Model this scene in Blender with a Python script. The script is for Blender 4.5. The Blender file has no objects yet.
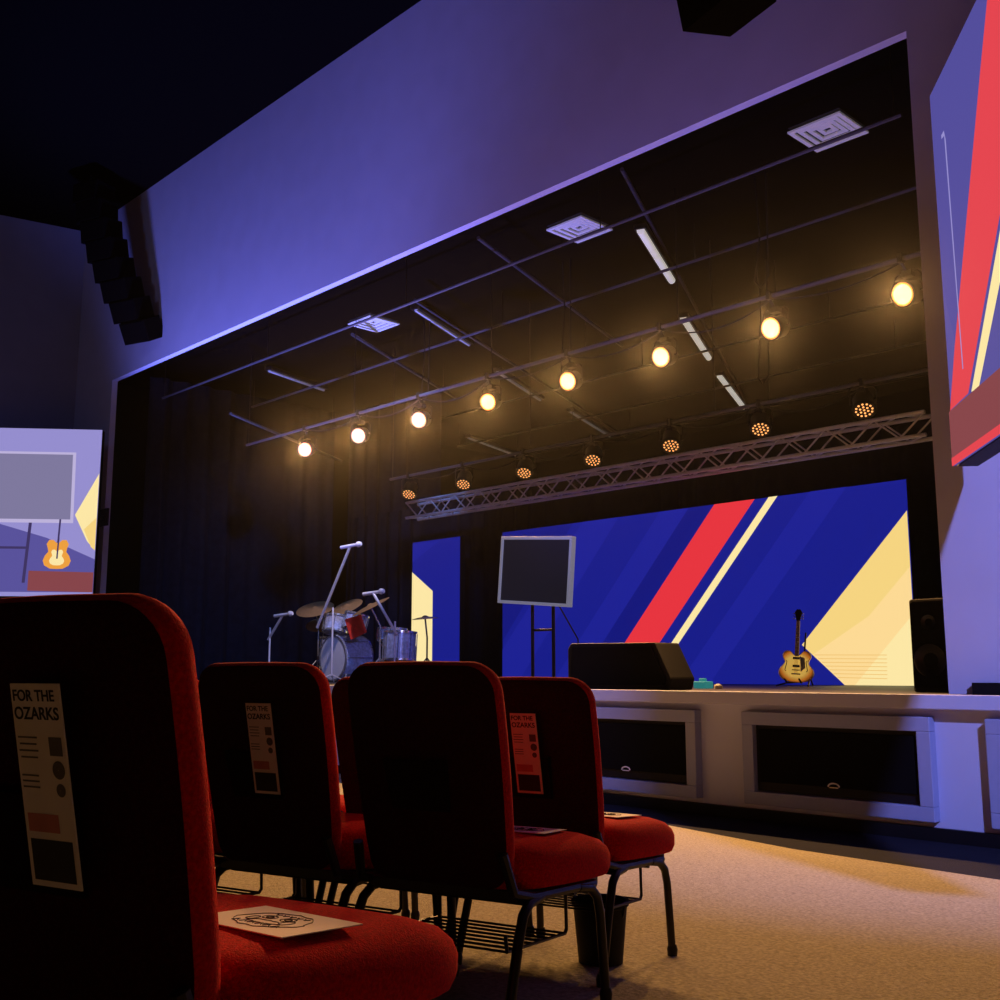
import bpy, math, random
from mathutils import Vector, Matrix
random.seed(4)
scene = bpy.context.scene
scene.view_settings.view_transform = 'Standard'
PI = math.pi

# ------------------------------------------------------------------ materials
def mat(name, col, rough=0.6, metal=0.0, emit=None, es=0.0, noise=0.0, nscale=20.0, bump=0.0, bscale=200.0, spec=None, sheen=0.0, sample=False):
    m = bpy.data.materials.new(name); m.use_nodes = True
    nt = m.node_tree; b = nt.nodes['Principled BSDF']
    b.inputs['Base Color'].default_value = (*col, 1); b.inputs['Roughness'].default_value = rough
    b.inputs['Metallic'].default_value = metal
    if spec is not None: b.inputs['Specular IOR Level'].default_value = spec
    if sheen: b.inputs['Sheen Weight'].default_value = sheen
    if emit:
        b.inputs['Emission Color'].default_value = (*emit, 1); b.inputs['Emission Strength'].default_value = es
        if not sample:
            try: m.cycles.emission_sampling = 'NONE'
            except Exception: pass
    tc = nt.nodes.new('ShaderNodeTexCoord')
    if noise:
        n = nt.nodes.new('ShaderNodeTexNoise'); n.inputs['Scale'].default_value = nscale; n.inputs['Detail'].default_value = 4
        nt.links.new(tc.outputs['Object'], n.inputs['Vector'])
        r = nt.nodes.new('ShaderNodeValToRGB')
        r.color_ramp.elements[0].position = .3; r.color_ramp.elements[1].position = .7
        r.color_ramp.elements[0].color = (*[c*(1-noise) for c in col], 1)
        r.color_ramp.elements[1].color = (*[min(1, c*(1+noise)) for c in col], 1)
        nt.links.new(n.outputs['Fac'], r.inputs['Fac']); nt.links.new(r.outputs['Color'], b.inputs['Base Color'])
    if bump:
        n2 = nt.nodes.new('ShaderNodeTexNoise'); n2.inputs['Scale'].default_value = bscale
        nt.links.new(tc.outputs['Object'], n2.inputs['Vector'])
        bp = nt.nodes.new('ShaderNodeBump'); bp.inputs['Strength'].default_value = bump; bp.inputs['Distance'].default_value = .01
        nt.links.new(n2.outputs['Fac'], bp.inputs['Height']); nt.links.new(bp.outputs['Normal'], b.inputs['Normal'])
    return m

def emis(name, col, s=1.0):
    return mat(name, (0.004, .004, .004), 1.0, emit=col, es=s, spec=0, sample=True)

M = {}
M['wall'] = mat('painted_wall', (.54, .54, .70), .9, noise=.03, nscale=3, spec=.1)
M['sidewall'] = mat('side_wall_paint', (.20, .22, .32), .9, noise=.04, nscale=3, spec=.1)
M['black'] = mat('black_paint', (.0018, .0018, .0022), 1.0, noise=.1, spec=0)
M['blackmetal'] = mat('black_metal', (.012, .012, .014), .35, .6, noise=.1)
M['legmetal'] = mat('powder_coated_steel', (.012, .010, .011), .4, .3, noise=.1)
M['blackplastic'] = mat('black_plastic', (.006, .006, .008), .6, noise=.1, spec=.2)
M['grille'] = mat('speaker_grille', (.003, .003, .004), .9, bump=.3, bscale=150, spec=.1)
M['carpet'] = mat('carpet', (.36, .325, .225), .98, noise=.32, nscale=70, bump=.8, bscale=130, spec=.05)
# shadow of the stage, painted into the carpet colour as a dark band
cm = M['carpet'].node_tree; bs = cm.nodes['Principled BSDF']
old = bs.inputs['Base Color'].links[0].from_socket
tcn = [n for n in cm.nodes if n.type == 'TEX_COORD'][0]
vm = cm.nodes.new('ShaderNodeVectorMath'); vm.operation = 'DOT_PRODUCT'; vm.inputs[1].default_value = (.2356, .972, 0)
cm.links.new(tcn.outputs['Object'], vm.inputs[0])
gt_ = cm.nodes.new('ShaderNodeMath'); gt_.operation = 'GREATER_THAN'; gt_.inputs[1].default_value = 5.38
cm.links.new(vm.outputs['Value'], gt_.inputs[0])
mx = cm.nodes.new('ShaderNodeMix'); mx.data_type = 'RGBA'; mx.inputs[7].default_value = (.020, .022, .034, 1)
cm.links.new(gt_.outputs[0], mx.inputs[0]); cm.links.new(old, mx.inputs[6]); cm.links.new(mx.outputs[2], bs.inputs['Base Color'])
M['stagefloor'] = mat('stage_floor', (.03, .03, .035), .5, noise=.1)
M['stagewhite'] = mat('stage_front_paint', (.54, .58, .76), .8, noise=.02, nscale=4, spec=.1)
M['stageframe'] = mat('panel_frame_paint', (.34, .38, .56), .8, noise=.02, spec=.1)
M['curtain'] = mat('black_curtain', (.010, .014, .026), .95, noise=.2, nscale=8, spec=.1)
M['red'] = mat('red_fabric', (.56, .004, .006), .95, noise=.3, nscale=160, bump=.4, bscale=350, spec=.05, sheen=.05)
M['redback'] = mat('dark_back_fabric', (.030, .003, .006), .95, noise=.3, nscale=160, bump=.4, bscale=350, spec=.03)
M['silver'] = mat('aluminium', (.85, .84, .88), .5, .15, noise=.05)
M['pipe'] = mat('pipe_metal', (.08, .08, .09), .5, .4, noise=.1)
M['paper'] = mat('paper', (.85, .82, .78), .8, noise=.02)
M['card'] = mat('card_stock', (.80, .76, .78), .7, noise=.02)
M['ink'] = mat('ink', (.02, .02, .02), .8, noise=.1)
M['inkgrey'] = mat('grey_ink', (.12, .11, .11), .8, noise=.1)
M['pinkink'] = mat('pink_ink', (.55, .2, .2), .8, noise=.1)
M['pocket'] = mat('pocket_fabric', (.010, .003, .004), .95, noise=.1, spec=.05)
M['vent'] = mat('vent_paint', (.75, .74, .72), .6, emit=(.75, .72, .68), es=.08, noise=.02)  # slight self-glow stands in for light falling on the vents
M['louvre'] = mat('vent_shadow', (.02, .02, .02), .7, noise=.02)
M['tube'] = mat('fluorescent_tube', (.8, .8, .78), .4, emit=(1, .93, .82), es=.42, noise=.01)
M['tubedim'] = mat('fluorescent_tube_off', (.6, .6, .62), .4, emit=(.8, .8, .9), es=.05, noise=.01)  # tubes are off; faint emission paints the light they catch
M['blue'] = emis('led_blue', (.008, .012, .25))
M['blue2'] = emis('led_blue_band', (.011, .015, .29))
M['blue3'] = emis('led_blue_deep', (.006, .009, .20))
M['ledred'] = emis('led_red', (.80, .035, .05))
M['ledcream'] = emis('led_cream', (.98, .80, .38))
M['ledyellow'] = emis('led_yellow', (.92, .66, .22))
M['ledtan'] = emis('led_tan', (.98, .70, .30))
M['ledtan2'] = emis('led_tan_line', (.85, .52, .16))
M['lav'] = emis('screen_lavender', (.30, .27, .62))
M['rlav'] = emis('screen_violet_blue', (.085, .075, .33))
M['lavdark'] = emis('screen_violet', (.10, .085, .33))
M['lavpink'] = emis('screen_pinkish', (.50, .44, .70))
M['sgrey'] = emis('screen_grey', (.21, .19, .34))
M['sred'] = emis('screen_red', (.78, .06, .08))
M['sorange'] = emis('screen_orange', (.85, .35, .05))
M['sbrown'] = emis('screen_brown', (.24, .06, .07))
M['sdark'] = emis('screen_dark', (.05, .035, .12))
M['hot'] = mat('lamp_lens_lit', (.2, .2, .2), .3, emit=(1, .50, .14), es=4.5)
M['hothalo'] = mat('lamp_lens_halo', (.2, .2, .2), .3, emit=(1, .30, .04), es=1.6)  # glowing orange ring imitates a halo around the lens
M['cell'] = mat('lamp_cell_lit', (.2, .2, .2), .3, emit=(1, .40, .12), es=1.6)
M['tvglass'] = mat('tv_glass', (.010, .010, .016), .3, emit=(.05, .05, .09), es=.12, noise=.01)
M['tvbezel'] = mat('tv_bezel', (.30, .31, .36), .4, .2, emit=(.2, .22, .3), es=.50, noise=.02)  # emission imitates light on the bezel, which is no lamp
M['drum'] = mat('drum_shell_pearl', (.45, .50, .72), .2, .1, noise=.3, nscale=30)
M['drumhead'] = mat('drum_head', (.75, .75, .80), .5, noise=.02)
M['cymbal'] = mat('cymbal_bronze', (.85, .50, .22), .3, .7, noise=.05)
M['chrome'] = mat('chrome', (.8, .8, .82), .2, .8, noise=.02)
M['maple'] = mat('guitar_neck_wood', (.16, .07, .04), .4, noise=.2, emit=(.2, .08, .05), es=.15)  # weak emission brightens the neck as if lit
M['pearl'] = mat('pearl_inlay', (.8, .78, .7), .3, noise=.02)
M['teal'] = mat('teal_case', (.05, .35, .38), .5, emit=(.05, .5, .5), es=.3, noise=.05)
M['redcloth'] = mat('red_drum_cloth', (.8, .04, .02), .8, noise=.1)
sb = bpy.data.materials.new('sunburst_finish'); sb.use_nodes = True
nt = sb.node_tree; bb = nt.nodes['Principled BSDF']; bb.inputs['Roughness'].default_value = .2
tc = nt.nodes.new('ShaderNodeTexCoord'); mp = nt.nodes.new('ShaderNodeMapping'); gr = nt.nodes.new('ShaderNodeTexGradient'); gr.gradient_type = 'SPHERICAL'
mp.inputs['Location'].default_value = (0, 0, -.22*3.9); mp.inputs['Scale'].default_value = (4.6, 1, 3.9)
rp = nt.nodes.new('ShaderNodeValToRGB')
rp.color_ramp.elements[0].color = (.05, .012, .005, 1); rp.color_ramp.elements[0].position = .03
rp.color_ramp.elements[1].color = (1, .62, .12, 1); rp.color_ramp.elements[1].position = .42
e = rp.color_ramp.elements.new(.18); e.color = (.70, .20, .02, 1)
nt.links.new(tc.outputs['Object'], mp.inputs['Vector']); nt.links.new(mp.outputs[0], gr.inputs[0])
nt.links.new(gr.outputs['Fac'], rp.inputs[0]); nt.links.new(rp.outputs[0], bb.inputs['Base Color'])
nt.links.new(rp.outputs[0], bb.inputs['Emission Color']); bb.inputs['Emission Strength'].default_value = .5  # body colour also glows, in place of light on the guitar
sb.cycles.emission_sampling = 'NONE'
M['burst'] = sb

# ------------------------------------------------------------------ mesh builder
class MB:
    def __init__(s): s.v = []; s.f = []; s.mi = []; s.m = 0
    def add(s, vs, fs):
        o = len(s.v); s.v += [tuple(x) for x in vs]
        for f in fs: s.f.append(tuple(i+o for i in f)); s.mi.append(s.m)
    def box(s, c, d, R=None):
        vs = []
        for x in (-.5, .5):
            for y in (-.5, .5):
                for z in (-.5, .5):
                    p = Vector((x*d[0], y*d[1], z*d[2]))
                    if R is not None: p = R @ p
                    vs.append(p+Vector(c))
        s.add(vs, [(0, 1, 3, 2), (4, 6, 7, 5), (0, 4, 5, 1), (2, 3, 7, 6), (0, 2, 6, 4), (1, 5, 7, 3)])
        return s
    def tube(s, pts, r, n=10, cap=True):
        pts = [Vector(p) for p in pts]; k = len(pts)
        rr = r if isinstance(r, (list, tuple)) else [r]*k
        t0 = (pts[1]-pts[0]).normalized()
        u = t0.orthogonal().normalized(); rings = []
        for i, p in enumerate(pts):
            if i == 0: t = t0
            elif i == k-1: t = (pts[i]-pts[i-1]).normalized()
            else: t = ((pts[i]-pts[i-1]).normalized()+(pts[i+1]-pts[i]).normalized()).normalized()
            u = (u - t*u.dot(t)).normalized(); w = t.cross(u)
            rings.append([p+(u*math.cos(a)+w*math.sin(a))*rr[i] for a in [2*PI*j/n for j in range(n)]])
        s.loft(rings, cap); return s
    def loft(s, rings, cap=True):
        n = len(rings[0]); vs = [q for rg in rings for q in rg]; fs = []
        for i in range(len(rings)-1):
            for j in range(n):
                a = i*n+j; b = i*n+(j+1) % n
                fs.append((a, b, b+n, a+n))
        if cap:
            fs.append(tuple(reversed(range(n)))); fs.append(tuple((len(rings)-1)*n+j for j in range(n)))
        s.add(vs, fs); return s
    def lathe(s, prof, origin=(0, 0, 0), axis=(0, 0, 1), n=24, cap=False):
        ax = Vector(axis).normalized(); u = ax.orthogonal().normalized(); w = ax.cross(u); o = Vector(origin)
        rings = [[o+ax*h+(u*math.cos(2*PI*j/n)+w*math.sin(2*PI*j/n))*max(r, .0004) for j in range(n)] for r, h in prof]
        s.loft(rings, cap); return s
    def prism(s, pts, off):
        off = Vector(off); n = len(pts); a = [Vector(p) for p in pts]; b = [p+off for p in a]
        fs = [tuple(range(n)), tuple(reversed(range(n, 2*n)))]+[(i, i+n, (i+1) % n+n, (i+1) % n) for i in range(n)]
        s.add(a+b, fs); return s
    def poly(s, pts):
        s.add(pts, [tuple(range(len(pts)))]); return s
    def obj(s, name, mats, parent=None, smooth=False, bevel=0, label=None):
        me = bpy.data.meshes.new(name); me.from_pydata(s.v, [], s.f)
        if not isinstance(mats, (list, tuple)): mats = [mats]
        for m in mats: me.materials.append(M[m])
        for p, i in zip(me.polygons, s.mi): p.material_index = i; p.use_smooth = smooth
        import bmesh
        bm = bmesh.new(); bm.from_mesh(me); bmesh.ops.recalc_face_normals(bm, faces=bm.faces); bm.to_mesh(me); bm.free()
        if smooth:
            try: me.set_sharp_from_angle(angle=math.radians(40))
            except Exception: pass
        o = bpy.data.objects.new(name, me); scene.collection.objects.link(o)
        if parent: o.parent = parent
        if bevel:
            b = o.modifiers.new('bevel', 'BEVEL'); b.width = bevel; b.segments = 2; b.limit_method = 'ANGLE'
        if label: o['label'] = label
        return o

def empty(name, loc=(0, 0, 0), rot=(0, 0, 0)):
    e = bpy.data.objects.new(name, None); e.location = loc; e.rotation_euler = rot; e.empty_display_size = .1
    scene.collection.objects.link(e); return e
def tag(o, label, cat, group=None):
    o['label'] = label; o['category'] = cat
    if group: o['group'] = group
    return o
def struct(o): o['kind'] = 'structure'; return o
def copy_thing(root):
    r = root.copy(); scene.collection.objects.link(r)
    def rec(src, dst):
        for ch in list(src.children):
            c = ch.copy(); scene.collection.objects.link(c); c.parent = dst; rec(ch, c)
    rec(root, r); return r
def text_mesh(name, body, size, m, parent, mw, align='LEFT', spacing=1.0):
    cu = bpy.data.curves.new(name, 'FONT'); cu.body = body; cu.size = size; cu.align_x = align; cu.extrude = .0002; cu.space_character = spacing; cu.offset = size*.02
    t = bpy.data.objects.new(name+'_tmp', cu); scene.collection.objects.link(t)
    dg = bpy.context.evaluated_depsgraph_get(); dg.update()
    me = bpy.data.meshes.new_from_object(t.evaluated_get(dg)); bpy.data.objects.remove(t)
    me.materials.clear(); me.materials.append(M[m]); me.transform(mw)
    o = bpy.data.objects.new(name, me); scene.collection.objects.link(o); o.parent = parent
    return o

# ------------------------------------------------------------------ camera (eye 1.15 m above the floor at the stage)
cam = bpy.data.cameras.new('camera'); co = bpy.data.objects.new('camera', cam); scene.collection.objects.link(co)
co.location = (0, 0, 1.15); co.rotation_euler = (math.radians(90)+math.atan(172/1080), 0, math.radians(46.15))
cam.sensor_width = 36; cam.lens = 38.88; scene.camera = co; cam.clip_end = 200

# ------------------------------------------------------------------ room shell
FD = Vector((-.2782, .9605, 0)); RD = Vector((.9605, .2782, 0))   # seating direction and its right
def floor_z(x, y): return max(0.0, .434-.059*(-.2782*x+.9605*y))
b = MB()
S0, S1, S2 = -9, .434/.059, 20
row = []
for s_, z in ((S0, .434-.059*S0), (S1, 0), (S2, 0)):
    row.append([FD*s_+RD*l+Vector((0, 0, z)) for l in (-24, 14)])
b.add([row[0][0], row[0][1], row[1][1], row[1][0], row[2][1], row[2][0]], [(0, 1, 2, 3), (3, 2, 4, 5)])
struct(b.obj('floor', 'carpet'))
OX0, OX1, OZ = -18.13, -3.50, 6.25
WY0, WY1, WH = 7.9, 8.0, 9.5
b = MB()
b.box(((-19.9+OX0)/2, (WY0+WY1)/2, WH/2), (OX0+19.9, WY1-WY0, WH))
b.box(((OX1+5)/2, (WY0+WY1)/2, WH/2), (5-OX1, WY1-WY0, WH))
b.box(((OX0+OX1)/2, (WY0+WY1)/2, (OZ+WH)/2), (OX1-OX0, WY1-WY0, WH-OZ))
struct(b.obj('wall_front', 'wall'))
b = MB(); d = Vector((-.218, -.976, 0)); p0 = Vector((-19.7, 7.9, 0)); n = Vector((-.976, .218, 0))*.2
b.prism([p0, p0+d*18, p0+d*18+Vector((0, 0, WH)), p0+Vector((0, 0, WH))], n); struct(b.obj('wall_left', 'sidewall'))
b = MB().box((5.1, 0, WH/2), (.2, 18, WH)); struct(b.obj('wall_right', 'sidewall'))
b = MB().box((-9, -9.1, WH/2), (30, .2, WH)); struct(b.obj('wall_back', 'black'))
b = MB().box((-9, 0, WH+.1), (32, 18.4, .2)); struct(b.obj('ceiling', 'black'))
b = MB(); b.box((-11, 14.2, 6.7), (17.4, 12.1, .2)); b.box((-11, 20.2, 3.4), (17.4, .2, 6.8))
b.box((-19.6, 14.2, 3.4), (.2, 12.1, 6.8)); b.box((-2.4, 14.2, 3.4), (.2, 12.1, 6.8))
struct(b.obj('wall_stage', 'black'))
b = MB().box((-1.0, 7.86, 1.03), (4.6, .06, .09)); struct(b.obj('baseboard_front', 'blackplastic'))

# ------------------------------------------------------------------ stage
st = empty('stage', (-9, 7.47, 0)); tag(st, 'wide raised platform with pale painted front and recessed panels', 'stage')
b = MB(); b.box((0+1.0, 6.5+.06, .45), (28, 13, .90)); b.box((1.0, 6.5, .90+.02), (28, 13, .05)); b.obj('platform', ['stagewhite'], st)
b = MB(); b.box((1.0, 6.5, .967), (28, 12.96, .046)); b.obj('stage_floor', 'stagefloor', st)
b = MB(); b.box((1.0, -.01, .945), (28, .10, .10)); b.obj('stage_lip', 'stagewhite', st, bevel=.008)
b = MB(); b.box((1.0, .03, .045), (28, .04, .09)); b.obj('kick_strip', 'blackplastic', st)
frames = [(-8.96, -7.43), (-6.96, -5.43), (-4.98, -3.45), (-3.07, -1.54)]
for i, (x0, x1) in enumerate(frames):
    b = MB(); xc = (x0+x1)/2+9; w = x1-x0; z0, z1 = .13, .84; t = .10; y = .015
    b.box((xc, y, z1-t/2), (w, .09, t)); b.box((xc, y, z0+t/2), (w, .09, t))
    b.box((xc-w/2+t/2, y, (z0+z1)/2), (t, .09, z1-z0-2*t)); b.box((xc+w/2-t/2, y, (z0+z1)/2), (t, .09, z1-z0-2*t))
    b.obj('panel_frame', 'stageframe', st, bevel=.006)
    e = empty('subwoofer', ((x0+x1)/2, 7.47, .235)); tag(e, 'long black subwoofer with mesh grille set in the stage front', 'speaker', 'subwoofers in the stage front')
    W = w-2*t-.006
    b = MB().box((0, .035, .255), (W, .03, .505)); b.obj('cabinet', 'blackplastic', e)
    b = MB().box((0, .012, .27), (W-.06, .02, .40)); b.obj('grille', 'grille', e, bevel=.005)
    b = MB(); pts = [(.045*math.cos(a), -.002, .075+.026*math.sin(a)) for a in [PI*k/10 for k in range(11)]]
    b.tube(pts, .006, 6); b.tube([(-.035, -.002, .070), (.035, -.002, .070)], .004, 6); b.obj('emblem', 'paper', e, label='small white arched emblem')

# ------------------------------------------------------------------ video walls
def panel(name, X0, X1, Y, z0, z1, base, polys, label):
    e = empty(name, ((X0+X1)/2, Y, z0)); tag(e, label, 'screen'); xc = (X0+X1)/2
    b = MB(); b.box((0, .06, (z1-z0)/2), (X1-X0, .10, z1-z0)); b.obj('cabinet', 'blackplastic', e)
    names = [base]; b = MB(); b.poly([(X0-xc, 0, 0), (X1-xc, 0, 0), (X1-xc, 0, z1-z0), (X0-xc, 0, z1-z0)])
    for k, (m, pts) in enumerate(polys):
        if m not in names: names.append(m)
        b.m = names.index(m); b.poly([(x-xc, -.003*(k+1), z-z0) for x, z in pts])
    b.obj('display', names, e); return e
T, B = 3.37, .995
def band(xt0, xt1, m):
    sh = (T-B)*.88; return (m, [(xt0, T), (xt1, T), (xt1-sh, B), (xt0-sh, B)])
polys = [('blue3', [(-12.43, T), (-10.9, T), (-12.43, 1.63)]), ('blue2', [(-12.43, B), (-12.43, 1.5), (-10.7, T), (-10.0, T), (-12.08, B)]),
         band(-9.25, -8.75, 'blue2'), band(-8.75, -8.33, 'blue3'), band(-8.33, -7.70, 'ledred'), band(-7.49, -7.36, 'ledcream'),
         band(-6.9, -6.4, 'blue2'),
         ('ledyellow', [(-5.66, 3.0), (-7.10, 1.48), (-6.55, B), (-5.66, B)]),
         ('ledtan', [(-5.66, 2.35), (-6.2, 1.80), (-6.95, 1.36), (-6.55, B), (-5.66, B)]),
         ('ledcream', [(-5.66, 1.80), (-6.42, B), (-5.66, B)])]
for k in range(7):
    z = 1.36-.045*k; polys.append(('ledtan2', [(-6.93+.05*k, z), (-6.0, z-.012), (-6.0, z-.020), (-6.93+.05*k, z-.009)]))
panel('video_wall', -12.43, -5.66, 12.0, B, T, 'blue', polys, 'blue LED video wall with red and yellow diagonal stripes')
polys = [('blue2', [(-14.71, T), (-14.0, T), (-14.71, 3.05)]), ('ledcream', [(-14.71, 2.88), (-14.15, 2.52), (-14.15, B), (-14.71, B)])]
panel('video_wall', -14.71, -13.46, 12.0, B, 3.40, 'blue', polys, 'narrow blue LED panel with cream shape beside black curtain')

# side projection screens
def side_screen(P, D, N, t0, t1, z0, z1, base, polys, label):
    P = Vector((*P, 0)); D = Vector((*D, 0)).normalized(); N = Vector((*N, 0)).normalized()
    e = empty('projection_screen', P); tag(e, label, 'screen')
    def q(t, z, o=0): return D*t+N*o+Vector((0, 0, z))
    b = MB(); b.prism([q(t0, z0, -.02), q(t1, z0, -.02), q(t1, z1, -.02), q(t0, z1, -.02)], N*-.14); b.obj('casing', 'blackplastic', e)
    c = q(.6, (z0+z1)/2, -.16)
    b = MB(); b.tube([c, (c.x, 7.88-P.y, c.z)], .04, 8); b.box((c.x, 7.8825-P.y, c.z), (.3, .03, .3)); b.obj('wall_bracket', 'blackmetal', e)
    names = [base]; b = MB(); b.poly([q(t0, z0), q(t1, z0), q(t1, z1), q(t0, z1)])
    for k, (m, pts) in enumerate(polys):
        if m not in names: names.append(m)
        b.m = names.index(m); b.poly([q(t, z, .003*(k+1)) for t, z in pts])
    b.obj('display', names, e); return e
rp_ = [('lavdark', [(.02, 3.9), (.02, 3.01), (.45, 3.0)]),
       ('sred', [(-.0, 3.01), (.22, 3.42), (1.18, 4.95), (1.5, 5.44), (3.0, 5.44), (1.45, 4.02), (.46, 3.02)]),
       ('ledcream', [(.54, 3.01), (1.36, 3.84), (2.9, 5.35), (2.9, 5.05), (1.23, 3.48), (.70, 2.99)]),
       ('lavdark', [(.75, 3.0), (1.3, 3.5), (2.9, 5.05), (5.0, 5.1), (5.0, 3.0)]),
       ('sbrown', [(.0, 2.62), (0, 3.0), (5, 3.0), (5, 2.62)]),
       ('sred', [(.0, 2.60), (.0, 2.66), (5, 2.66), (5, 2.60)]),
       ('lav', [(.42, 3.2), (.44, 3.2), (.40, 4.9), (.37, 4.98), (.30, 4.98), (.30, 4.95), (.37, 4.94)])]
side_screen((-3.22, 7.6), (.62, -.785), (-.785, -.62), 0, 5, 2.6, 5.45, 'rlav', rp_, 'large projection screen showing close view of red and cream stripes')
def gpoly(cx, cz, s_):
    h = [(0, 0), (.09, .005), (.17, .05), (.195, .12), (.17, .19), (.125, .25), (.135, .30), (.155, .36), (.12, .42), (.06, .42), (.02, .38)]
    o = [(x, z) for x, z in h]+[(-x, z) for x, z in reversed(h[1:])]
    return [(cx-x*s_, cz+z*s_) for x, z in o]
lp = [('lavdark', [(3.7, 3.6), (1.6, 3.6), (.75, 3.35), (-.04, 3.0), (-.04, 2.45), (3.7, 2.45)]),
      ('ledcream', [(-.035, 4.45), (.32, 3.74), (.1, 3.3), (-.035, 3.15)]), ('ledyellow', [(-.035, 3.7), (.16, 3.5), (.03, 3.2), (-.035, 3.15)]),
      ('lavpink', [(3.7, 4.80), (.36, 4.80), (.34, 3.60), (3.7, 3.60)]), ('sgrey', [(3.7, 4.76), (.41, 4.76), (.39, 3.66), (3.7, 3.66)]),
      ('sdark', [(1.0, 3.6), (1.05, 3.6), (1.1, 2.6), (1.05, 2.6)]), ('sdark', [(3.7, 3.2), (1.07, 3.2), (1.07, 3.16), (3.7, 3.16)]),
      ('sbrown', [(-.04, 2.45), (1.0, 2.47), (1.0, 2.80), (-.04, 2.78)]),
      ('sdark', [(.545, 3.2), (.575, 3.2), (.56, 3.66), (.53, 3.66)]),
      ('sorange', gpoly(.56, 2.83, 1.15)), ('ledcream', gpoly(.56, 2.89, .62)), ('sdark', [(.57, 3.0), (.545, 3.0), (.535, 3.35), (.56, 3.35)])]
side_screen((-17.59, 7.5), (-.62, -.785), (.785, -.62), -.04, 3.7, 2.38, 5.2, 'lav', lp, 'wide projection screen showing television and sunburst guitar')

# ------------------------------------------------------------------ curtains
def curtain(p0, p1, z0, z1, amp, wl, label):
    p0 = Vector((*p0, 0)); p1 = Vector((*p1, 0)); L = (p1-p0).length; d = (p1-p0)/L; n = Vector((-d.y, d.x, 0)); k = int(L/wl*8)
    e = MB(); vs = []; ph = 0
    zs = [z0, z0+(z1-z0)*.33, z0+(z1-z0)*.66, z1]
    for i in range(k+1):
        s_ = L*i/k; a = amp*(.7+.5*math.sin(s_*1.7)+.3*math.sin(s_*4.1+1))
        for j, z in enumerate(zs):
            o = a*math.sin(2*PI*s_/wl+.5*math.sin(s_*2.3)+.12*j)*(1-.12*j)
            vs.append(p0+d*s_+n*o+Vector((0, 0, z)))
    e.add(vs, [(i*4+j, (i+1)*4+j, (i+1)*4+j+1, i*4+j+1) for i in range(k) for j in range(3)])
    o = e.obj('stage_curtain', 'curtain', smooth=True); tag(o, label, 'curtain'); return o
curtain((-17.3, 12.55), (-3.9, 12.55), 1.0, 4.15, .06, .34, 'black pleated curtain hanging behind the video wall')
curtain((-17.9, 8.5), (-17.9, 12.5), 1.0, 6.4, .09, .42, 'tall black side curtain beside the drum kit')
curtain((-17.8, 12.8), (-14.9, 12.8), 1.0, 6.4, .09, .42, 'tall black curtain behind the drum kit')
curtain((-3.75, 9.2), (-3.75, 12.4), 1.0, 6.4, .07, .42, 'tall black side curtain near the video wall')

# ------------------------------------------------------------------ truss and pipes
tr = empty('lighting_truss', (-9.7, 11.6, 3.87)); tag(tr, 'silver aluminium box truss spanning above the video wall', 'truss')
L = 9.1; h = .13
b = MB()
for y in (-h, h):
    for z in (-h, h): b.tube([(-L/2, y, z), (L/2, y, z)], .025, 8)
b.obj('chord', 'silver', tr, smooth=True)
b = MB(); k = 30
for i in range(k):
    x0 = -L/2+L*i/k; x1 = x0+L/k; sg = h if i % 2 else -h
    for y in (-h, h): b.tube([(x0, y, -sg), (x1, y, sg)], .012, 6, False)
    b.tube([(x0, -sg, h), (x1, sg, h)], .012, 6, False); b.tube([(x0, sg, -h), (x1, -sg, -h)], .012, 6, False)
b.obj('lattice', 'silver', tr, smooth=True)
def pipe(p0, p1, r, label='black lighting pipe hung under the stage ceiling', m='pipe', hang=None):
    c = (Vector(p0)+Vector(p1))/2; e = empty('lighting_pipe', c); tag(e, label, 'pipe', 'overhead stage pipes')
    b = MB(); b.tube([Vector(p0)-c, Vector(p1)-c], r, 8); b.obj('tube', m, e, smooth=True)
    if hang:
        n = max(2, int((Vector(p1)-Vector(p0)).length/2.8))
        for i in range(n+1):
            q = Vector(p0).lerp(Vector(p1), (i+.02)/(n+.04))-c
            MB().tube([q, (q.x, q.y, hang-c.z)], .006, 6).obj('hanger', 'blackmetal', e)
    return e
pipe((-16.2, 9.5, 5.02), (-3.9, 9.5, 5.02), .024, 'long black pipe carrying a row of lit stage lamps', hang=6.6)
pipe((-14.1, 11.0, 4.33), (-4.3, 11.0, 4.33), .024, 'long black pipe carrying lamps in front of truss', hang=6.6)
pipe((-17.6, 8.6, 5.95), (-3.9, 8.6, 5.95), .020, hang=6.6)
for a_, b_ in [((-9.06, 8.34, 6.3), (-10.67, 12.96, 6.3)), ((-13.17, 9.48, 6.3), (-14.99, 13.22, 6.3)), ((-11.3, 9.2, 6.3), (-14.96, 18.22, 6.3)),
               ((-7.07, 8.64, 6.575), (-12.24, 19.0, 6.575)), ((-15.2, 8.6, 5.25), (-17.2, 12.2, 5.25))]:
    pipe(a_, b_, .025, 'diagonal black pipe hung under the stage ceiling')
for y in (10.4, 12.2, 13.6, 15.6, 17.4): pipe((-17.6, y, 6.1), (-3.95, y, 6.1), .020, hang=6.6)
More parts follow.
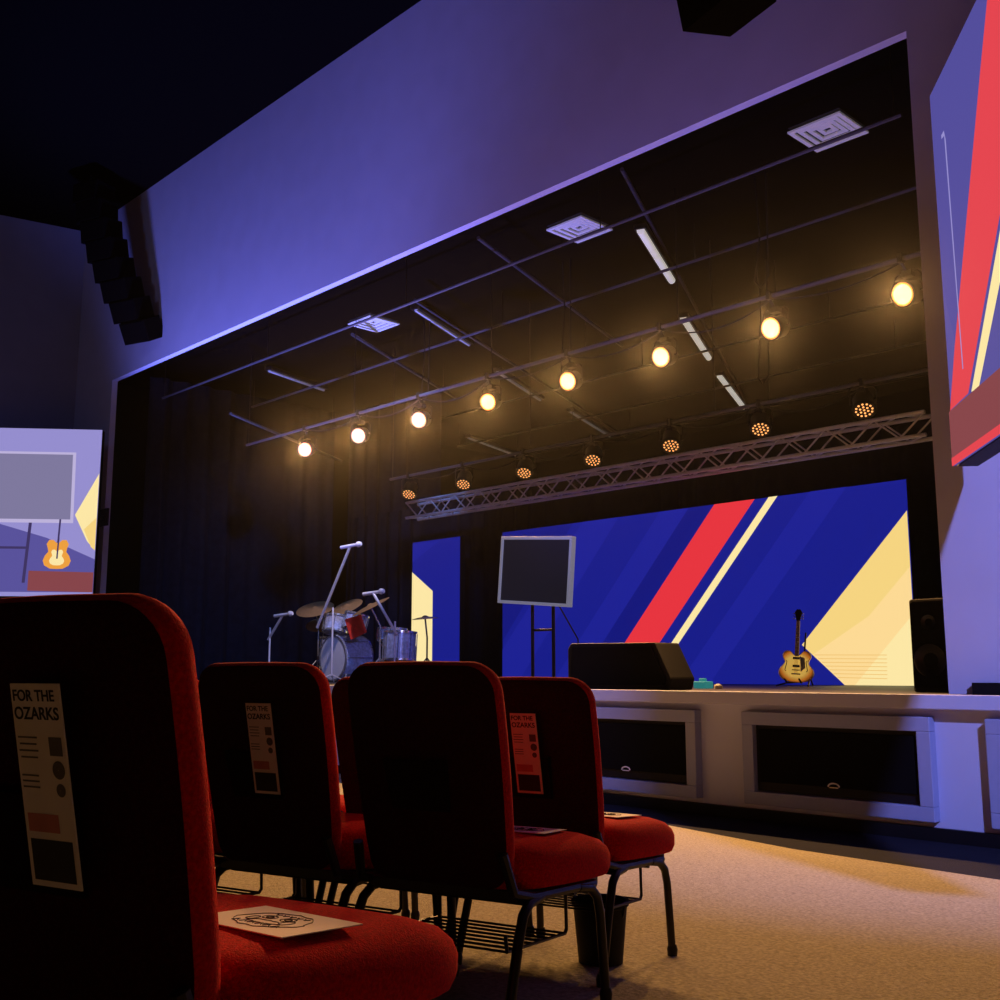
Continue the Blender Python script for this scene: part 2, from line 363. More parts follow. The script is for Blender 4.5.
# power cables looped along the lamp pipes
for (x0, x1, n_, y, z) in ((-14.4, -4.4, 7, 9.54, 5.0), (-13.6, -5.62, 6, 11.04, 4.31)):
    b = MB(); pts = []
    for i in range(n_):
        for k in range(8):
            u = k/8; xx = x0+(x1-x0)*(i+u)/n_; pts.append((xx, y, z-.16*(1-(2*u-1)**2)*(.6+.4*((i*37) % 3)/2)))
    pts.append((x1, y, z)); b.tube(pts, .009, 5)
    o = b.obj('power_cable', 'blackplastic', smooth=True); tag(o, 'black power cable looped along a lamp pipe', 'cable', 'cables on the lamp pipes')
for (x, y, z0_) in ((-6.2, 9.9, 5.3), (-9.4, 10.2, 5.0), (-12.3, 10.2, 5.2), (-7.6, 12.1, 4.9)):
    b = MB(); b.tube([(x, y, 6.6), (x+.03, y, 5.9), (x-.05, y, z0_+.1), (x+.02, y, z0_), (x+.12, y, z0_+.12), (x+.14, y, 6.6)], .010, 5)
    o = b.obj('hanging_cable', 'blackplastic', smooth=True); tag(o, 'black cable loop hanging from the stage ceiling', 'cable', 'hanging stage cables')

# fluorescent strips
for i, (p, q) in enumerate([((-7.79, 9.84), (-8.6, 11.55)), ((-9.43, 12.9), (-10.43, 14.99)), ((-10.94, 16.02), (-11.99, 18.39)), ((-11.96, 9.74), (-12.72, 11.53)), ((-13.54, 12.93), (-14.45, 15.0)), ((-14.67, 16.1), (-15.66, 18.53)), ((-16.32, 9.94), (-16.77, 11.47)), ((-18.0, 16.26), (-18.7, 18.51))]):
    p = Vector((*p, 6.45)); q = Vector((*q, 6.45)); c = (p+q)/2; d = (q-p); an = math.atan2(d.y, d.x); Ln = d.length
    e = empty('strip_light', c, (0, 0, an)); lit = i < 3
    tag(e, ('lit' if lit else 'unlit')+' fluorescent strip light under the black stage ceiling', 'light', 'fluorescent strip lights')
    b = MB(); b.box((0, 0, .055), (Ln, .16, .07)); b.obj('housing', 'blackmetal', e, bevel=.01)
    b = MB(); w = .05 if lit else .025; b.tube([(-Ln/2+.03, 0, .01), (Ln/2-.03, 0, .01)], w, 10); b.obj('tube', 'tube' if lit else 'tubedim', e, smooth=True)
# vents
for (x, y) in [(-5.07, 9.48), (-8.45, 9.48), (-13.15, 9.88)]:
    e = empty('ceiling_vent', (x, y, 6.55)); tag(e, 'square white louvred air vent in the stage ceiling', 'vent', 'ceiling air vents')
    s_ = .58
    b = MB()
    for k in range(4):
        w = s_*(1-k*.24)/2; t = .045
        z = .012*k
        b.box((0, w-t/2, z), (2*w, t, .02)); b.box((0, -w+t/2, z), (2*w, t, .02)); b.box((w-t/2, 0, z), (t, 2*w-2*t, .02)); b.box((-w+t/2, 0, z), (t, 2*w-2*t, .02))
    b.obj('louvre', 'vent', e)
    b = MB().box((0, 0, .048), (s_*.98, s_*.98, .004)); b.obj('duct', 'louvre', e)

# ------------------------------------------------------------------ stage lamps
def make_lamp(loc, hot, drop):
    e = empty('stage_lamp', loc)
    tag(e, 'round stage lamp glowing warm amber on a pipe' if hot else 'black LED stage lamp with amber cells on a pipe', 'lamp', 'lit amber lamps' if hot else 'black LED lamps above the truss')
    aim = (Vector((-6, -2, .8))-Vector(loc)).normalized()
    if not hot: aim = Vector((.30, -.50, -.82)).normalized()
    r = .13
    b = MB(); b.lathe([(.03, -.24), (.09, -.23), (.115, -.18), (.115, -.06), (r, -.03), (r, .02), (r-.015, .02), (r-.02, 0), (.0, 0)], axis=aim, n=20); b.obj('housing', 'blackmetal', e, smooth=True)
    b = MB()
    if hot:
        b.lathe([(r-.035, .012), (r-.045, .022), (.06, .035), (0, .04)], axis=aim, n=20); b.m = 1; b.lathe([(r-.016, .006), (r-.022, .014), (r-.036, .012)], axis=aim, n=20)
        b.obj('lens', ['hot', 'hothalo'], e, smooth=True)
    else:
        u = aim.orthogonal().normalized(); w = aim.cross(u)
        for ring, cnt in ((0, 1), (.045, 6), (.088, 12)):
            for k in range(cnt):
                a = 2*PI*k/cnt; o = (u*math.cos(a)+w*math.sin(a))*ring
                b.lathe([(.013, .004), (.010, .010), (0, .013)], origin=o, axis=aim, n=8)
        b.obj('lens', 'cell', e, smooth=True)
    side = Vector((0, 0, 1)).cross(aim).normalized(); b = MB(); c = -aim*.1
    b.tube([c-side*.12, c-side*.145, c-side*.145+Vector((0, 0, .16)), c-side*.11+Vector((0, 0, .2)), c+side*.11+Vector((0, 0, .2)), c+side*.145+Vector((0, 0, .16)), c+side*.145, c+side*.12], .01, 6)
    b.obj('yoke', 'blackmetal', e)
    b = MB(); b.box((c.x, c.y, .22), (.10, .08, .06)); b.tube([(c.x, c.y, .22), (0, 0, drop-.03)], .015, 6); b.box((0, 0, drop), (.04, .09, .09)); b.obj('clamp', 'blackmetal', e)
    return e, aim
WARM = (1, .49, .16)
for i in range(8):
    loc = Vector((-14.40+i*1.4286, 9.5, 4.67)); e, aim = make_lamp(loc, True, .35)
    ld = bpy.data.lights.new('lamp_beam', 'SPOT'); ld.energy = 700; ld.color = WARM; ld.spot_size = math.radians(110); ld.spot_blend = .8; ld.shadow_soft_size = .06
    lo = bpy.data.objects.new('lamp_beam', ld); scene.collection.objects.link(lo); lo.parent = e; lo.location = aim*.12
    tgt = (Vector((-3.5, 1.5, -1))-loc).normalized(); lo.rotation_euler = tgt.to_track_quat('-Z', 'Y').to_euler()
for i in range(7):
    make_lamp(Vector((-13.60+i*1.33, 11.0, 4.02)), False, .31)

# ------------------------------------------------------------------ hanging speaker arrays
def array(pts, w, hgt, dep, yaw, label, tilt=4):
    e = empty('line_array_speaker', pts[0]); tag(e, label, 'speaker')
    for i, p in enumerate(pts):
        R = Matrix.Rotation(yaw, 3, 'Z') @ Matrix.Rotation(math.radians(tilt*i), 3, 'X'); c = Vector(p)-Vector(pts[0])
        b = MB(); b.box(c, (w, dep, hgt), R); b.box(c+R @ Vector((0, -dep/2-.005, 0)), (w*.94, .015, hgt*.9), R); b.obj('speaker_module', 'black', e, bevel=.01)
    b = MB(); b.box(Vector((0, 0, hgt*.6)), (w*.8, dep*.8, .06)); b.tube([(0, 0, hgt*.6), (0, 0, 9.5-pts[0][2])], .02, 6); b.obj('fly_frame', 'black', e)
array([(-16.98+.072*i, 6.90+.035*i+.010*i*i, 9.0-.325*i) for i in range(8)], .54, .36, .40, math.radians(20), 'black curved column of hanging speakers beside the proscenium')
array([(-3.62, 5.5, 7.5-.33*i) for i in range(7)], .45, .34, .42, math.radians(-15), 'black hanging speaker column in front of the wall', 2)

# ------------------------------------------------------------------ television on stand
tv = empty('television', (-8.35, 8.6, .99)); tag(tv, 'flat television with grey bezel on a black post stand', 'television')
R = Matrix.Rotation(math.radians(5), 4, 'Y')
def tvp(mb):
    mb.v = [tuple((R @ Vector(p))+Vector((0, 0, 1.27))) for p in mb.v]; return mb
b = MB(); w, hh, t = 1.10, .76, .035
b.box((0, -.03, hh/2-t/2), (w, .07, t)); b.box((0, -.03, -hh/2+t/2), (w, .07, t)); b.box((-w/2+t/2, -.03, 0), (t, .07, hh-2*t)); b.box((w/2-t/2, -.03, 0), (t, .07, hh-2*t)); tvp(b).obj('bezel', 'tvbezel', tv, bevel=.005)
tvp(MB().box((0, -.03, 0), (w-2*t, .04, hh-2*t))).obj('screen', 'tvglass', tv)
tvp(MB().box((0, .03, 0), (w*.6, .05, hh*.5))).obj('rear_casing', 'blackplastic', tv, bevel=.01)
b = MB()
for x in (-.16, .16): b.tube([(x, .08, .03), (x, .08, 1.3)], .02, 8)
b.tube([(-.16, .08, .62), (.16, .08, .62)], .015, 8); b.tube([(-.16, .08, 1.2), (.16, .08, 1.2)], .015, 8)
for x in (-.16, .16): b.box((x, .0, .02), (.05, .75, .03))
b.box((0, .08, .03), (.36, .05, .03)); b.obj('stand', 'blackmetal', tv, bevel=.003)
b = MB(); b.tube([(-8.2, 8.72, 1.95), (-7.85, 8.70, 1.5), (-7.78, 8.66, 1.2), (-7.74, 8.6, 1.0)], .008, 6); o = b.obj('cable', 'blackplastic', smooth=True); tag(o, 'thin black cable hanging from the television', 'cable')

# ------------------------------------------------------------------ long floor speaker
wd = empty('stage_monitor_speaker', (-7.13, 7.75, .992)); tag(wd, 'long black wedge speaker resting on the stage edge', 'speaker')
b = MB(); b.prism([(0, 0, 0), (1.20, 0, 0), (1.23, 0, .10), (1.06, 0, .42), (.04, 0, .43), (0, 0, .38)], (0, .36, 0)); b.obj('cabinet', 'blackplastic', wd, bevel=.015)
b = MB(); b.prism([(.05, -.015, .04), (1.16, -.015, .04), (1.18, -.015, .10), (1.03, -.015, .38), (.07, -.015, .39)], (0, .014, 0)); b.obj('grille', 'grille', wd)
b = MB(); b.box((-6.38, 8.9, 1.025), (.14, .14, .07)); b.box((-6.37, 8.88, 1.075), (.06, .06, .03)); o = b.obj('direct_box', 'teal', bevel=.01); tag(o, 'small teal equipment box on the stage floor', 'audio box')
b = MB(); b.lathe([(.0, 0), (.04, 0), (.04, .03), (.02, .045), (.0, .05)], origin=(-6.17, 8.85, .99)); o = b.obj('foot_pedal', 'paper', smooth=True); tag(o, 'small pale object on the stage floor', 'pedal')
sp = empty('loudspeaker', (-3.86, 8.62, .99)); tag(sp, 'black upright loudspeaker beside the video wall', 'speaker')
b = MB(); b.box((0, .0, .37), (.34, .34, .74)); b.obj('cabinet', 'blackplastic', sp, bevel=.02)
b = MB(); b.box((0, -.18, .37), (.30, .02, .67)); b.obj('grille', 'grille', sp)
b = MB(); b.lathe([(.06, 0), (.12, .01), (.13, .02)], origin=(0, -.195, .25), axis=(0, -1, 0)); b.lathe([(.03, 0), (.06, .01)], origin=(0, -.195, .55), axis=(0, -1, 0)); b.obj('driver', 'blackmetal', sp, smooth=True)

# ------------------------------------------------------------------ guitar on stand
GX, GY, GS = -6.50, 10.8, .80
gt = empty('electric_guitar', (GX, GY, 1.04), (math.radians(-8), math.radians(3), math.radians(18))); gt.scale = (1.0, GS, GS); tag(gt, 'sunburst hollow-body electric guitar leaning on a stand', 'guitar')
half = [(0, .0), (.09, .005), (.16, .04), (.195, .11), (.185, .18), (.145, .235), (.125, .27), (.135, .31), (.155, .35), (.15, .40), (.115, .435), (.07, .43), (.045, .39), (.03, .375)]
def smooth_poly(pts, it=2):
    for _ in range(it):
        o = []
        for i in range(len(pts)-1):
            p, q = pts[i], pts[i+1]; o += [(p[0]*.75+q[0]*.25, p[1]*.75+q[1]*.25), (p[0]*.25+q[0]*.75, p[1]*.25+q[1]*.75)]
        pts = [pts[0]]+o+[pts[-1]]
    return pts
hs = smooth_poly(half); out = [(x, z) for x, z in hs]+[(-x, z) for x, z in reversed(hs[1:])]
b = MB(); b.prism([(x, 0, z) for x, z in out], (0, .05, 0)); b.obj('body', 'burst', gt, bevel=.006)
b = MB(); b.tube([(x, -.001, z) for x, z in out]+[(out[0][0], -.001, out[0][1])], .004, 6, False); b.obj('binding', 'pearl', gt)
b = MB(); b.prism([(-.024, -.014, .36), (.024, -.014, .36), (.019, -.014, .86), (-.019, -.014, .86)], (0, .03, 0)); b.obj('neck', 'maple', gt, bevel=.004)
b = MB()
for k in range(7): b.box((0, -.016, .44+.06*k), (.028, .004, .012))
b.obj('fret_inlay', 'pearl', gt)
b = MB(); b.prism([(-.02, -.01, .86), (.02, -.01, .86), (.042, -.01, .98), (.015, -.01, 1.03), (0, -.01, 1.015), (-.015, -.01, 1.03), (-.042, -.01, .98)], (0, .018, 0)); b.obj('headstock', 'blackplastic', gt, bevel=.003)
b = MB()
for k in range(3):
    for sg in (-1, 1): b.tube([(sg*.03, 0, .89+.035*k), (sg*.058, 0, .89+.035*k)], .007, 6)
b.obj('tuning_peg', 'chrome', gt, smooth=True)
for z in (.33, .22): MB().box((0, -.008, z), (.08, .016, .035)).obj('pickup', 'chrome', gt, bevel=.002)
b = MB(); b.box((0, -.01, .165), (.09, .016, .014)); b.obj('bridge', 'chrome', gt, bevel=.002)
b = MB(); b.box((0, -.01, .11), (.10, .016, .018)); b.obj('tailpiece', 'chrome', gt, bevel=.002)
b = MB(); b.prism([(.035, -.008, .36), (.09, -.008, .34), (.10, -.008, .20), (.05, -.008, .14), (.045, -.008, .25)], (0, .006, 0)); b.obj('pickguard', 'pearl', gt)
for sg in (-1, 1):
    b = MB(); b.tube([(sg*.12, -.002, .30), (sg*.105, -.002, .28), (sg*.115, -.002, .22), (sg*.125, -.002, .16), (sg*.11, -.002, .145)], .005, 6); b.obj('sound_hole', 'ink', gt)
b = MB()
for k in range(6): b.tube([(-.018+.0072*k, -.02, .11), (-.014+.0056*k, -.018, .86)], .0012, 4)
b.obj('strings', 'chrome', gt)
gs = empty('guitar_stand', (GX, GY+.06, .99)); tag(gs, 'black tubular stand holding the sunburst guitar', 'stand')
b = MB()
b.tube([(-.2, -.14, .01), (-.12, .02, .05), (0, .14, .32), (0, .20, .6)], .01, 8); b.tube([(.2, -.14, .01), (.12, .02, .05), (0, .14, .32)], .01, 8); b.tube([(0, .14, .32), (0, .3, .01)], .01, 8)
b.tube([(-.09, -.14, .085), (-.09, -.09, .04), (0, .08, .05), (.09, -.09, .04), (.09, -.14, .085)], .01, 8); b.tube([(0, .08, .05), (0, .14, .32)], .01, 8); b.obj('frame', 'blackmetal', gs, smooth=True)

# ------------------------------------------------------------------ drum kit
dk = empty('drum_kit', (-14.50, 10.6, .993)); dk.scale = (1.25, 1.25, 1.25); tag(dk, 'pearl drum kit with bronze cymbals near black curtain', 'drum kit')
def drum(name, c, r, hgt, axis):
    ax = Vector(axis).normalized(); b = MB(); b.lathe([(r*.2, -hgt/2), (r, -hgt/2), (r, hgt/2), (r*.2, hgt/2)], origin=c, axis=ax, n=28)
    o = b.obj(name, 'drum', dk, smooth=True)
    b = MB()
    for s_ in (-1, 1):
        b.lathe([(r+.002, s_*hgt/2-.012), (r+.014, s_*hgt/2-.012), (r+.014, s_*hgt/2+.012), (r-.004, s_*hgt/2+.012)], origin=c, axis=ax, n=28)
    u = ax.orthogonal().normalized(); w = ax.cross(u)
    for k in range(8):
        d_ = (u*math.cos(k*PI/4)+w*math.sin(k*PI/4))*(r+.012); b.tube([Vector(c)+d_-ax*hgt*.45, Vector(c)+d_+ax*hgt*.45], .006, 5)
    h_ = b.obj('rim', 'chrome', o, smooth=True)
    b = MB(); b.lathe([(r-.004, 0), (0, .003)], origin=Vector(c)+ax*(hgt/2+.005), axis=ax, n=28); b.obj('drum_head', 'drumhead', o)
    return o
drum('bass_drum', (0, -.1, .305), .28, .42, (0, -1, 0)); drum('tom_drum', (-.22, -.12, .74), .16, .2, (-.1, .25, 1)); drum('tom_drum', (.2, -.12, .76), .15, .2, (.1, .25, 1))
drum('floor_tom', (-.68, .2, .40), .21, .36, (0, .05, 1)); drum('snare_drum', (.5, .25, .60), .18, .15, (0, .05, 1)); drum('floor_tom', (.85, .1, .45), .2, .34, (0, .05, 1))
for c in ((-.68, .2), (.85, .1)):
    for k in range(3):
        a = 2*PI*k/3+.4; MB().tube([(c[0]+.22*math.cos(a), c[1]+.22*math.sin(a), .45), (c[0]+.24*math.cos(a), c[1]+.24*math.sin(a), .01)], .009, 6).obj('leg', 'chrome', dk, smooth=True)
b = MB()
for k in range(3):
    a = 2*PI*k/3; b.tube([(.5, .25, .25), (.5+.25*math.cos(a), .25+.25*math.sin(a), .01)], .009, 6); b.tube([(.5, .25, .3), (.5+.17*math.cos(a), .25+.17*math.sin(a), .52)], .009, 6)
b.tube([(.5, .25, .1), (.5, .25, .35)], .012, 6); b.obj('snare_stand', 'chrome', dk, smooth=True)
for sg in (-1, 1):
    MB().tube([(sg*.03, -.1, .5), (sg*.21, -.1, .8)], .012, 6).obj('tom_mount', 'chrome', dk, smooth=True)
    MB().tube([(sg*.25, -.28, .1), (sg*.38, -.4, .01)], .01, 6).obj('spur', 'chrome', dk, smooth=True)
def cymbal(c, r, tilt, base):
    ax = Vector(tilt).normalized(); b = MB(); b.tube([(base[0], base[1], .15), (base[0], base[1], c[2]-.25), c], .011, 8)
    for k in range(3):
        a = 2*PI*k/3+.3; b.tube([(base[0], base[1], .3), (base[0]+.26*math.cos(a), base[1]+.26*math.sin(a), .01)], .009, 6)
    o = b.obj('cymbal_stand', 'chrome', dk, smooth=True)
    b = MB(); b.lathe([(.0, .03), (.02, .028), (.045, .012), (r*.6, .004), (r, -.012), (r, -.015), (r*.6, .0), (.04, .006), (0, .02)], origin=c, axis=ax, n=32); b.obj('cymbal', 'cymbal', o, smooth=True)
cymbal((-.75, -.1, .98), .26, (.25, -.45, 1), (-.8, 0)); cymbal((.62, -.2, .95), .26, (-.2, -.5, 1), (.7, -.1)); cymbal((-1.1, .3, .80), .26, (.3, -.4, 1), (-1.2, .35))
cymbal((1.1, .3, .80), .17, (0, -.1, 1), (1.12, .32)); cymbal((-.30, .1, 1.0), .22, (.1, -.6, 1), (-.45, .3))
b = MB(); b.prism([(.28, -.35, .78), (.60, -.35, .82), (.66, -.3, .60), (.42, -.35, .52)], (0, .03, .02)); b.obj('drum_cloth', 'redcloth', dk, bevel=.01)
b = MB(); b.lathe([(0, .5), (.16, .5), (.17, .46), (.16, .42), (.02, .42)], origin=(0, .75, 0)); b.tube([(0, .75, .42), (0, .75, .1)], .02, 8)
for k in range(3): b.tube([(0, .75, .25), (.25*math.cos(k*2.1), .75+.25*math.sin(k*2.1), .01)], .01, 6)
b.obj('drum_throne', 'blackplastic', dk, smooth=True)
def mic_stand(loc, h, b0, b1, label):
    e = empty('microphone_stand', loc); tag(e, label, 'microphone stand', 'microphone stands by the drum kit'); b = MB()
    for k in range(3): b.tube([(0, 0, .12), (.3*math.cos(k*2.09+.3), .3*math.sin(k*2.09+.3), .012)], .01, 6)
    b.tube([(0, 0, .1), (0, 0, h)], .015, 8); b.obj('tripod_pole', 'silver', e, smooth=True)
    b = MB(); b.tube([b0, b1], .022, 8); b.obj('boom_arm', 'silver', e, smooth=True)
    b = MB(); d_ = Vector((-1, -.3, -.1)).normalized(); p = Vector(b1)
    b.tube([p+d_*-.12, p+d_*.18], [.025, .03], 10); b.lathe([(.03, 0), (.045, .02), (.045, .05), (.03, .085), (0, .09)], origin=p+d_*-.12, axis=-d_, n=12); b.obj('microphone', 'silver', e, smooth=True)
mic_stand((-13.95, 9.8, .99), 1.15, (-.42, 0, .85), (.42, 0, 2.08), 'tall silver boom microphone stand over the drum kit')
mic_stand((-12.65, 10.0, .99), .9, (.05, 0, .7), (-.55, 0, 1.35), 'short boom microphone stand beside the drum kit')
mic_stand((-15.9, 9.9, .99), .9, (-.05, 0, .7), (.38, 0, 1.1), 'short boom microphone stand beside the drum kit')

# ------------------------------------------------------------------ chairs
BU = Vector((0, -.265, .963)).normalized(); BN = Vector((0, .963, .265)).normalized(); BB = Vector((0, -.195, .33)); BH = .560
def bk(x, w, y): return BB+Vector((x, 0, 0))+BU*w+BN*(y+.45*x*x)
def back_outline():
    pts = []
    def hw(w): return .208+.018*math.sin(min(1, w/BH)*PI*.66)
    rt, rb = .075, .05
    for k in range(9):
        a = -PI/2+PI/2*k/8; pts.append((hw(0)-rb+rb*math.cos(a), rb+rb*math.sin(a)))
    for k in range(1, 8): w = rb+(BH-rt-rb)*k/8; pts.append((hw(w), w))
    for k in range(9):
        a = PI/2*k/8; pts.append((hw(BH-rt)-rt+rt*math.cos(a), BH-rt+rt*math.sin(a)))
    for k in range(1, 4): pts.append(((hw(BH)-rt)*(1-k/4.), BH+.004*math.sin(k*PI/8)))
    L_ = [(-x, w) for x, w in reversed(pts)]
    return pts+[(0, BH+.004)]+L_
OUT = back_outline()
def ring(ins, y):
    o = []
    for x, w in OUT:
        hx = .225; hy = BH/2; cw = BH/2
        o.append(bk(x*(1-ins/hx), cw+(w-cw)*(1-ins/hy), y))
    return o
def seat_ring(z, ins, n=48, e=5.0):
    o = []
    for k in range(n):
        a = 2*PI*k/n; c, s_ = math.cos(a), math.sin(a)
        r = (abs(c)**e+abs(s_)**e)**(-1/e); w = .264-ins; dd = .285-ins
        y = dd*r*s_; taper = 1-.08*(1 if y < 0 else 0)*(-y/.25)
        zz = z-(.02*max(0, y-.12)/.13 if z > .36 else 0)
        o.append(Vector((w*r*c*taper, y+.085, zz)))
    return o
def make_chair(loc, pocket=True, label=''):
    e = empty('chair', loc); slope = -math.atan(.059)
    e.rotation_euler = (Matrix.Rotation(math.radians(16.15), 3, 'Z') @ Matrix.Rotation(slope, 3, 'X')).to_euler()
    b = MB(); b.loft([seat_ring(z, i) for z, i in ((.325, .03), (.33, .008), (.35, 0), (.395, 0), (.415, .008), (.432, .028), (.441, .07), (.445, .14), (.447, .22))]); b.obj('seat', 'red', e, smooth=True)
    b = MB(); b.loft([ring(.016, -.030), ring(.004, -.02), ring(0, -.005), ring(0, .008), ring(.006, .024), ring(.024, .037), ring(.07, .046), ring(.16, .05)]); b.obj('backrest', 'red', e, smooth=True)
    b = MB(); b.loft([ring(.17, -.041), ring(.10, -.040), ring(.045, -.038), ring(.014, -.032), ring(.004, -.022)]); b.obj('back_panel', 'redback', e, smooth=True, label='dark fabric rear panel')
    b = MB(); b.box((0, .05, .315), (.44, .46, .024))
    for sg in (-1, 1): b.tube([(sg*.230, .23, .308), (sg*.232, -.13, .312), (sg*.228, -.215, .33), (sg*.216, -.252, .42)], .013, 8)
    b.tube([(-.23, .12, .30), (.23, .12, .30)], .012, 8); b.tube([(-.23, -.12, .30), (.23, -.12, .30)], .012, 8); b.obj('seat_frame', 'legmetal', e, smooth=True)
    for sg in (-1, 1):
        b = MB(); b.tube([(sg*.232, .13, .308), (sg*.236, .20, .30), (sg*.239, .235, .275), (sg*.242, .250, .23), (sg*.246, .285, .012)], .013, 10); b.lathe([(.016, 0), (.018, .02), (.014, .035)], origin=(sg*.246, .285, 0), n=12, cap=True); b.obj('leg', 'legmetal', e, smooth=True)
        b = MB(); b.tube([(sg*.232, -.08, .308), (sg*.236, -.15, .30), (sg*.239, -.185, .275), (sg*.242, -.21, .22), (sg*.246, -.27, .012)], .013, 10); b.lathe([(.016, 0), (.018, .02), (.014, .035)], origin=(sg*.246, -.27, 0), n=12, cap=True); b.obj('leg', 'legmetal', e, smooth=True)
    b = MB()
    for k in range(8): b.tube([(-.2, -.19+.045*k, .19), (.2, -.19+.045*k, .19)], .0035, 6)
    for sg in (-1, 1): b.tube([(sg*.2, .12, .30), (sg*.2, .13, .2), (sg*.2, .12, .19), (sg*.2, -.19, .19), (sg*.2, -.2, .23)], .005, 6)
    b.obj('book_rack', 'legmetal', e, smooth=True)
    if pocket:
        b = MB(); z0, z1 = .20, .33; w = .085
        b.prism([bk(-w, z0, -.047), bk(w, z0, -.047), bk(w+.006, z1, -.062), bk(-w-.006, z1, -.062)], BN*.004)
        b.prism([bk(-w, z0, -.047), bk(-w, z0, -.03), bk(-w-.006, z1, -.03), bk(-w-.006, z1, -.062)], (.004, 0, 0)); b.prism([bk(w, z0, -.047), bk(w, z0, -.03), bk(w+.006, z1, -.03), bk(w+.006, z1, -.062)], (-.004, 0, 0))
        b.obj('book_pocket', 'pocket', e, bevel=.002)
    tag(e, label, 'chair', 'red upholstered stacking chairs'); return e
def fl(x, y): return (x, y, floor_z(x, y))
c1 = make_chair(fl(-1.478, .805), True, 'red upholstered stacking chair with pamphlet pocket and paper on seat')
c1.location.z -= .012
bpy.context.view_layer.update()
def put(x, y, label):
    c = copy_thing(c1); c.location = fl(x, y); c['label'] = label; return c
def rowof(x, y, n, sp=.536): return [(x-.9605*sp*i, y-.2782*sp*i) for i in range(n)]
chairs2 = rowof(-2.205, 2.025, 4); chairs3 = rowof(-2.475, 2.675, 4)
c2 = [put(x, y, 'red upholstered stacking chair with paper on its seat' if i == 0 else 'red upholstered stacking chair seen behind another row') for i, (x, y) in enumerate(chairs2)]
c3 = [put(x, y, 'red upholstered stacking chair with pamphlet in its back pocket' if i == 0 else 'red upholstered stacking chair in the next row') for i, (x, y) in enumerate(chairs3)]
bpy.context.view_layer.update()

def pamphlet(chair, dx=0, dw=0):
    mw = chair.matrix_world
    W, H = .088, .245
    X = Vector((1, 0, 0)); Y = BU; Z = -BN
    org = bk(0, .345+dw, -.066)+X*(dx+.015)
    loc = Matrix.Translation(org) @ Matrix((( X.x, Y.x, Z.x, 0), (X.y, Y.y, Z.y, 0), (X.z, Y.z, Z.z, 0), (0, 0, 0, 1)))
    e = empty('pamphlet'); e.matrix_world = mw @ loc
    tag(e, 'narrow printed pamphlet tucked in a chair back pocket', 'pamphlet', 'pamphlets in chair pockets')
    MB().box((0, 0, 0), (W, H, .002)).obj('card', 'card', e)
    z = .0015
    text_mesh('heading', 'FOR THE', .0188, 'ink', e, Matrix.Translation((-.041, .102, z)), spacing=1.0)
    text_mesh('heading', 'OZARKS', .0208, 'ink', e, Matrix.Translation((-.041, .080, z)))
    MB().box((.027, .048, z), (.022, .022, .0006)).obj('printed_square', 'inkgrey', e)
    MB().lathe([(.011, 0), (.009, .0006), (0, .0006)], origin=(.028, .02, z)).obj('printed_circle', 'inkgrey', e)
    MB().lathe([(.008, 0), (0, .0006)], origin=(.028, -.004, z)).obj('printed_circle', 'inkgrey', e)
    b = MB()
    for k in range(4): b.box((-.022, .058-.008*k, z), (.034-.004*(k % 2), .002, .0004))
    for k in range(3): b.box((-.024, .012-.007*k, z), (.03, .002, .0004))
    o = b.obj('printed_lines', 'inkgrey', e); o['kind'] = 'stuff'
    MB().box((-.01, -.045, z), (.055, .022, .0005)).obj('photo_block', 'pinkink', e)
    MB().box((.0, -.090, z), (.074, .05, .0005)).obj('photo_block', 'ink', e)
pamphlet(c1, .055, .0); pamphlet(c2[1], .045); pamphlet(c3[0], .01)

def seat_paper(chair, x, y, rot, w, d_, label):
    e = empty('paper_sheet'); e.matrix_world = chair.matrix_world @ Matrix.Translation((x, y, .449)) @ Matrix.Rotation(rot, 4, 'Z')
    tag(e, label, 'paper', 'papers on chair seats')
    MB().box((0, 0, 0), (w, d_, .0015)).obj('sheet', 'paper', e)
    b = MB(); z = .0012
    def el(cx, cy, rx, ry, n=24, wob=.0):
        b.tube([(cx+rx*math.cos(2*PI*k/n)*(1+wob*math.sin(5*k)), cy+ry*math.sin(2*PI*k/n)*(1+wob*math.cos(3*k)), z) for k in range(n+1)], .0007, 4, False)
    s_ = w/.2
    el(0, 0, .060*s_, .048*s_, wob=.06); el(-.02*s_, .012*s_, .012*s_, .010*s_); el(.016*s_, .013*s_, .012*s_, .011*s_, wob=.1)
    el(-.02*s_, .012*s_, .006*s_, .005*s_); el(.016*s_, .013*s_, .006*s_, .005*s_)
    el(0, -.016*s_, .03*s_, .010*s_, wob=.12); el(.032*s_, -.004*s_, .008*s_, .014*s_); el(-.036*s_, -.005*s_, .007*s_, .012*s_)
    for k in range(6): b.tube([((-.045+.016*k)*s_, -.035*s_, z), ((-.04+.016*k)*s_, -.024*s_, z), ((-.034+.016*k)*s_, -.034*s_, z)], .0008, 4)
    for k in range(5): b.tube([((-.03+.014*k)*s_, .036*s_, z), ((-.026+.014*k)*s_, .028*s_, z), ((-.020+.014*k)*s_, .035*s_, z)], .0008, 4)
    b.obj('line_drawing', 'ink', e)
seat_paper(c1, .105, .03, math.radians(-8), .21, .15, 'white paper with line drawing lying on a red seat')
seat_paper(c2[0], .09, .09, math.radians(5), .18, .16, 'white paper lying on a red chair seat')
seat_paper(c3[0], .09, .09, math.radians(-5), .18, .16, 'white paper lying on a red chair seat')

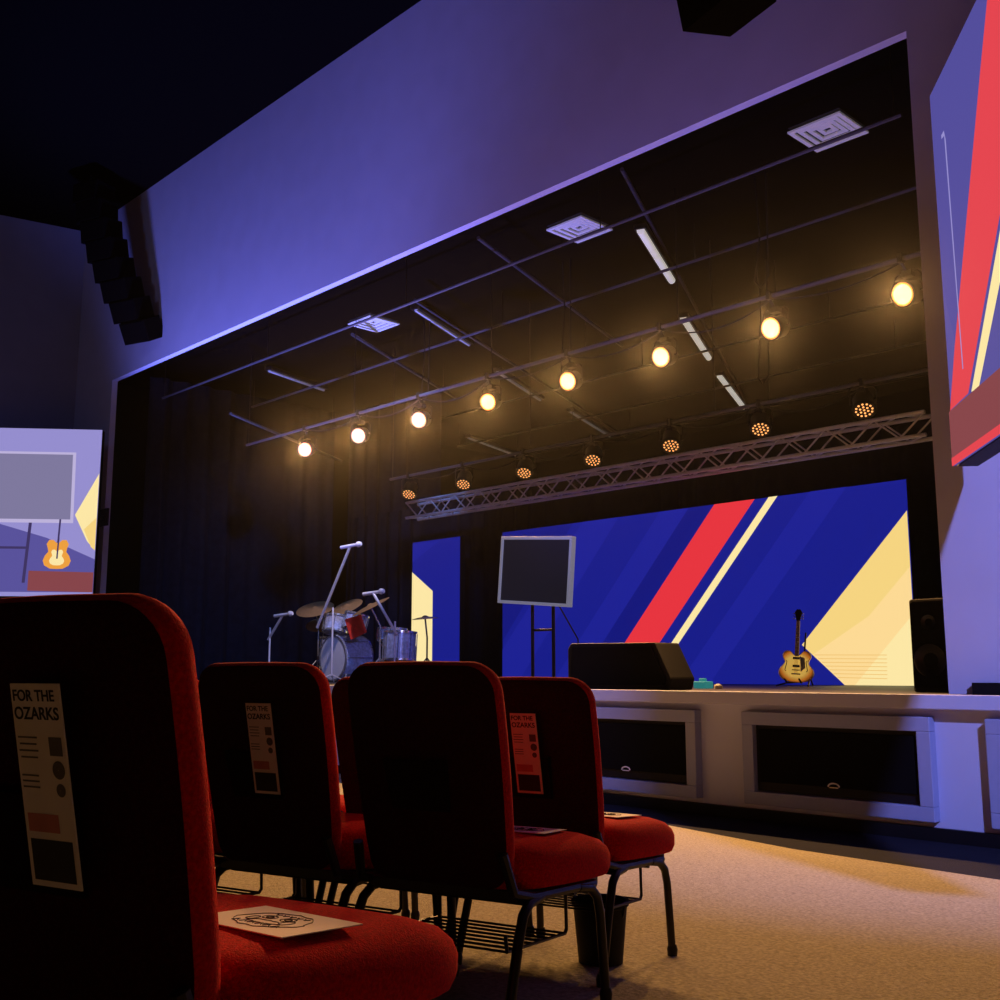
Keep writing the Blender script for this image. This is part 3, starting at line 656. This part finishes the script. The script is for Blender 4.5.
wb = empty('waste_bin', (-2.385, 2.735, floor_z(-2.385, 2.735)+.002)); tag(wb, 'small black tapered bin on the carpet under a chair', 'bin')
b = MB(); b.lathe([(0, .004), (.070, 0), (.086, .17), (.092, .175), (.092, .19), (.083, .19), (.068, .012), (0, .012)], n=24); b.obj('bucket', 'blackplastic', wb, smooth=True)
b = MB(); b.tube([(.091*math.cos(a), .012, .18-.08*math.sin(a)) for a in [PI*k/10 for k in range(11)]], .003, 6); b.obj('handle', 'blackmetal', wb)

# ------------------------------------------------------------------ lights
def spot(name, loc, tgt, energy, col, ang, soft=.2, blend=.8):
    l = bpy.data.lights.new(name, 'SPOT'); l.energy = energy; l.color = col; l.spot_size = math.radians(ang); l.spot_blend = blend; l.shadow_soft_size = soft
    o = bpy.data.objects.new(name, l); scene.collection.objects.link(o); o.location = loc
    o.rotation_euler = (Vector(tgt)-Vector(loc)).to_track_quat('-Z', 'Y').to_euler(); return o
spot('added_wall_fill', (-13.8, 6.7, .4), (-13.3, 7.9, 6.8), 6000, (.20, .22, 1.0), 85, .3)  # unseen lamp near the floor, added to tint the wall violet
spot('added_wall_fill', (-8.0, 6.4, .4), (-7.0, 7.9, 7.5), 1100, (.22, .20, 1.0), 80, .3)  # weaker unseen lamp, added further along the same wall
spot('added_stage_fill', (2.2, 2.2, 5.0), (-4.6, 7.6, .9), 2900, (.30, .32, 1.0), 54, .08)  # unseen spot added off-frame to brighten stage front and right wall
spot('added_side_fill', (-12, 1, 7), (-19.8, 5.5, 6), 130, (.35, .38, .9), 90, .3)  # weak unseen spot added to lift the dark left wall
spot('added_curtain_fill', (-10.5, 8.6, 5.6), (-16.8, 11.5, 2.4), 650, (.16, .32, 1.0), 60, .1)  # unseen spot, added so the curtain folds show blue
spot('added_drum_fill', (-12.0, 9.0, 5.6), (-14.7, 10.5, 1.5), 480, (1, .80, .85), 36, .05)  # added spot without a fixture, brightens the drum kit
w = bpy.data.worlds.new('world'); scene.world = w; w.use_nodes = True
w.node_tree.nodes['Background'].inputs[0].default_value = (.10, .10, .2, 1); w.node_tree.nodes['Background'].inputs[1].default_value = .01
vs_ = w.node_tree.nodes.new('ShaderNodeVolumeScatter'); vs_.inputs['Density'].default_value = .00035; vs_.inputs['Anisotropy'].default_value = .94
w.node_tree.links.new(vs_.outputs[0], w.node_tree.nodes['World Output'].inputs['Volume'])
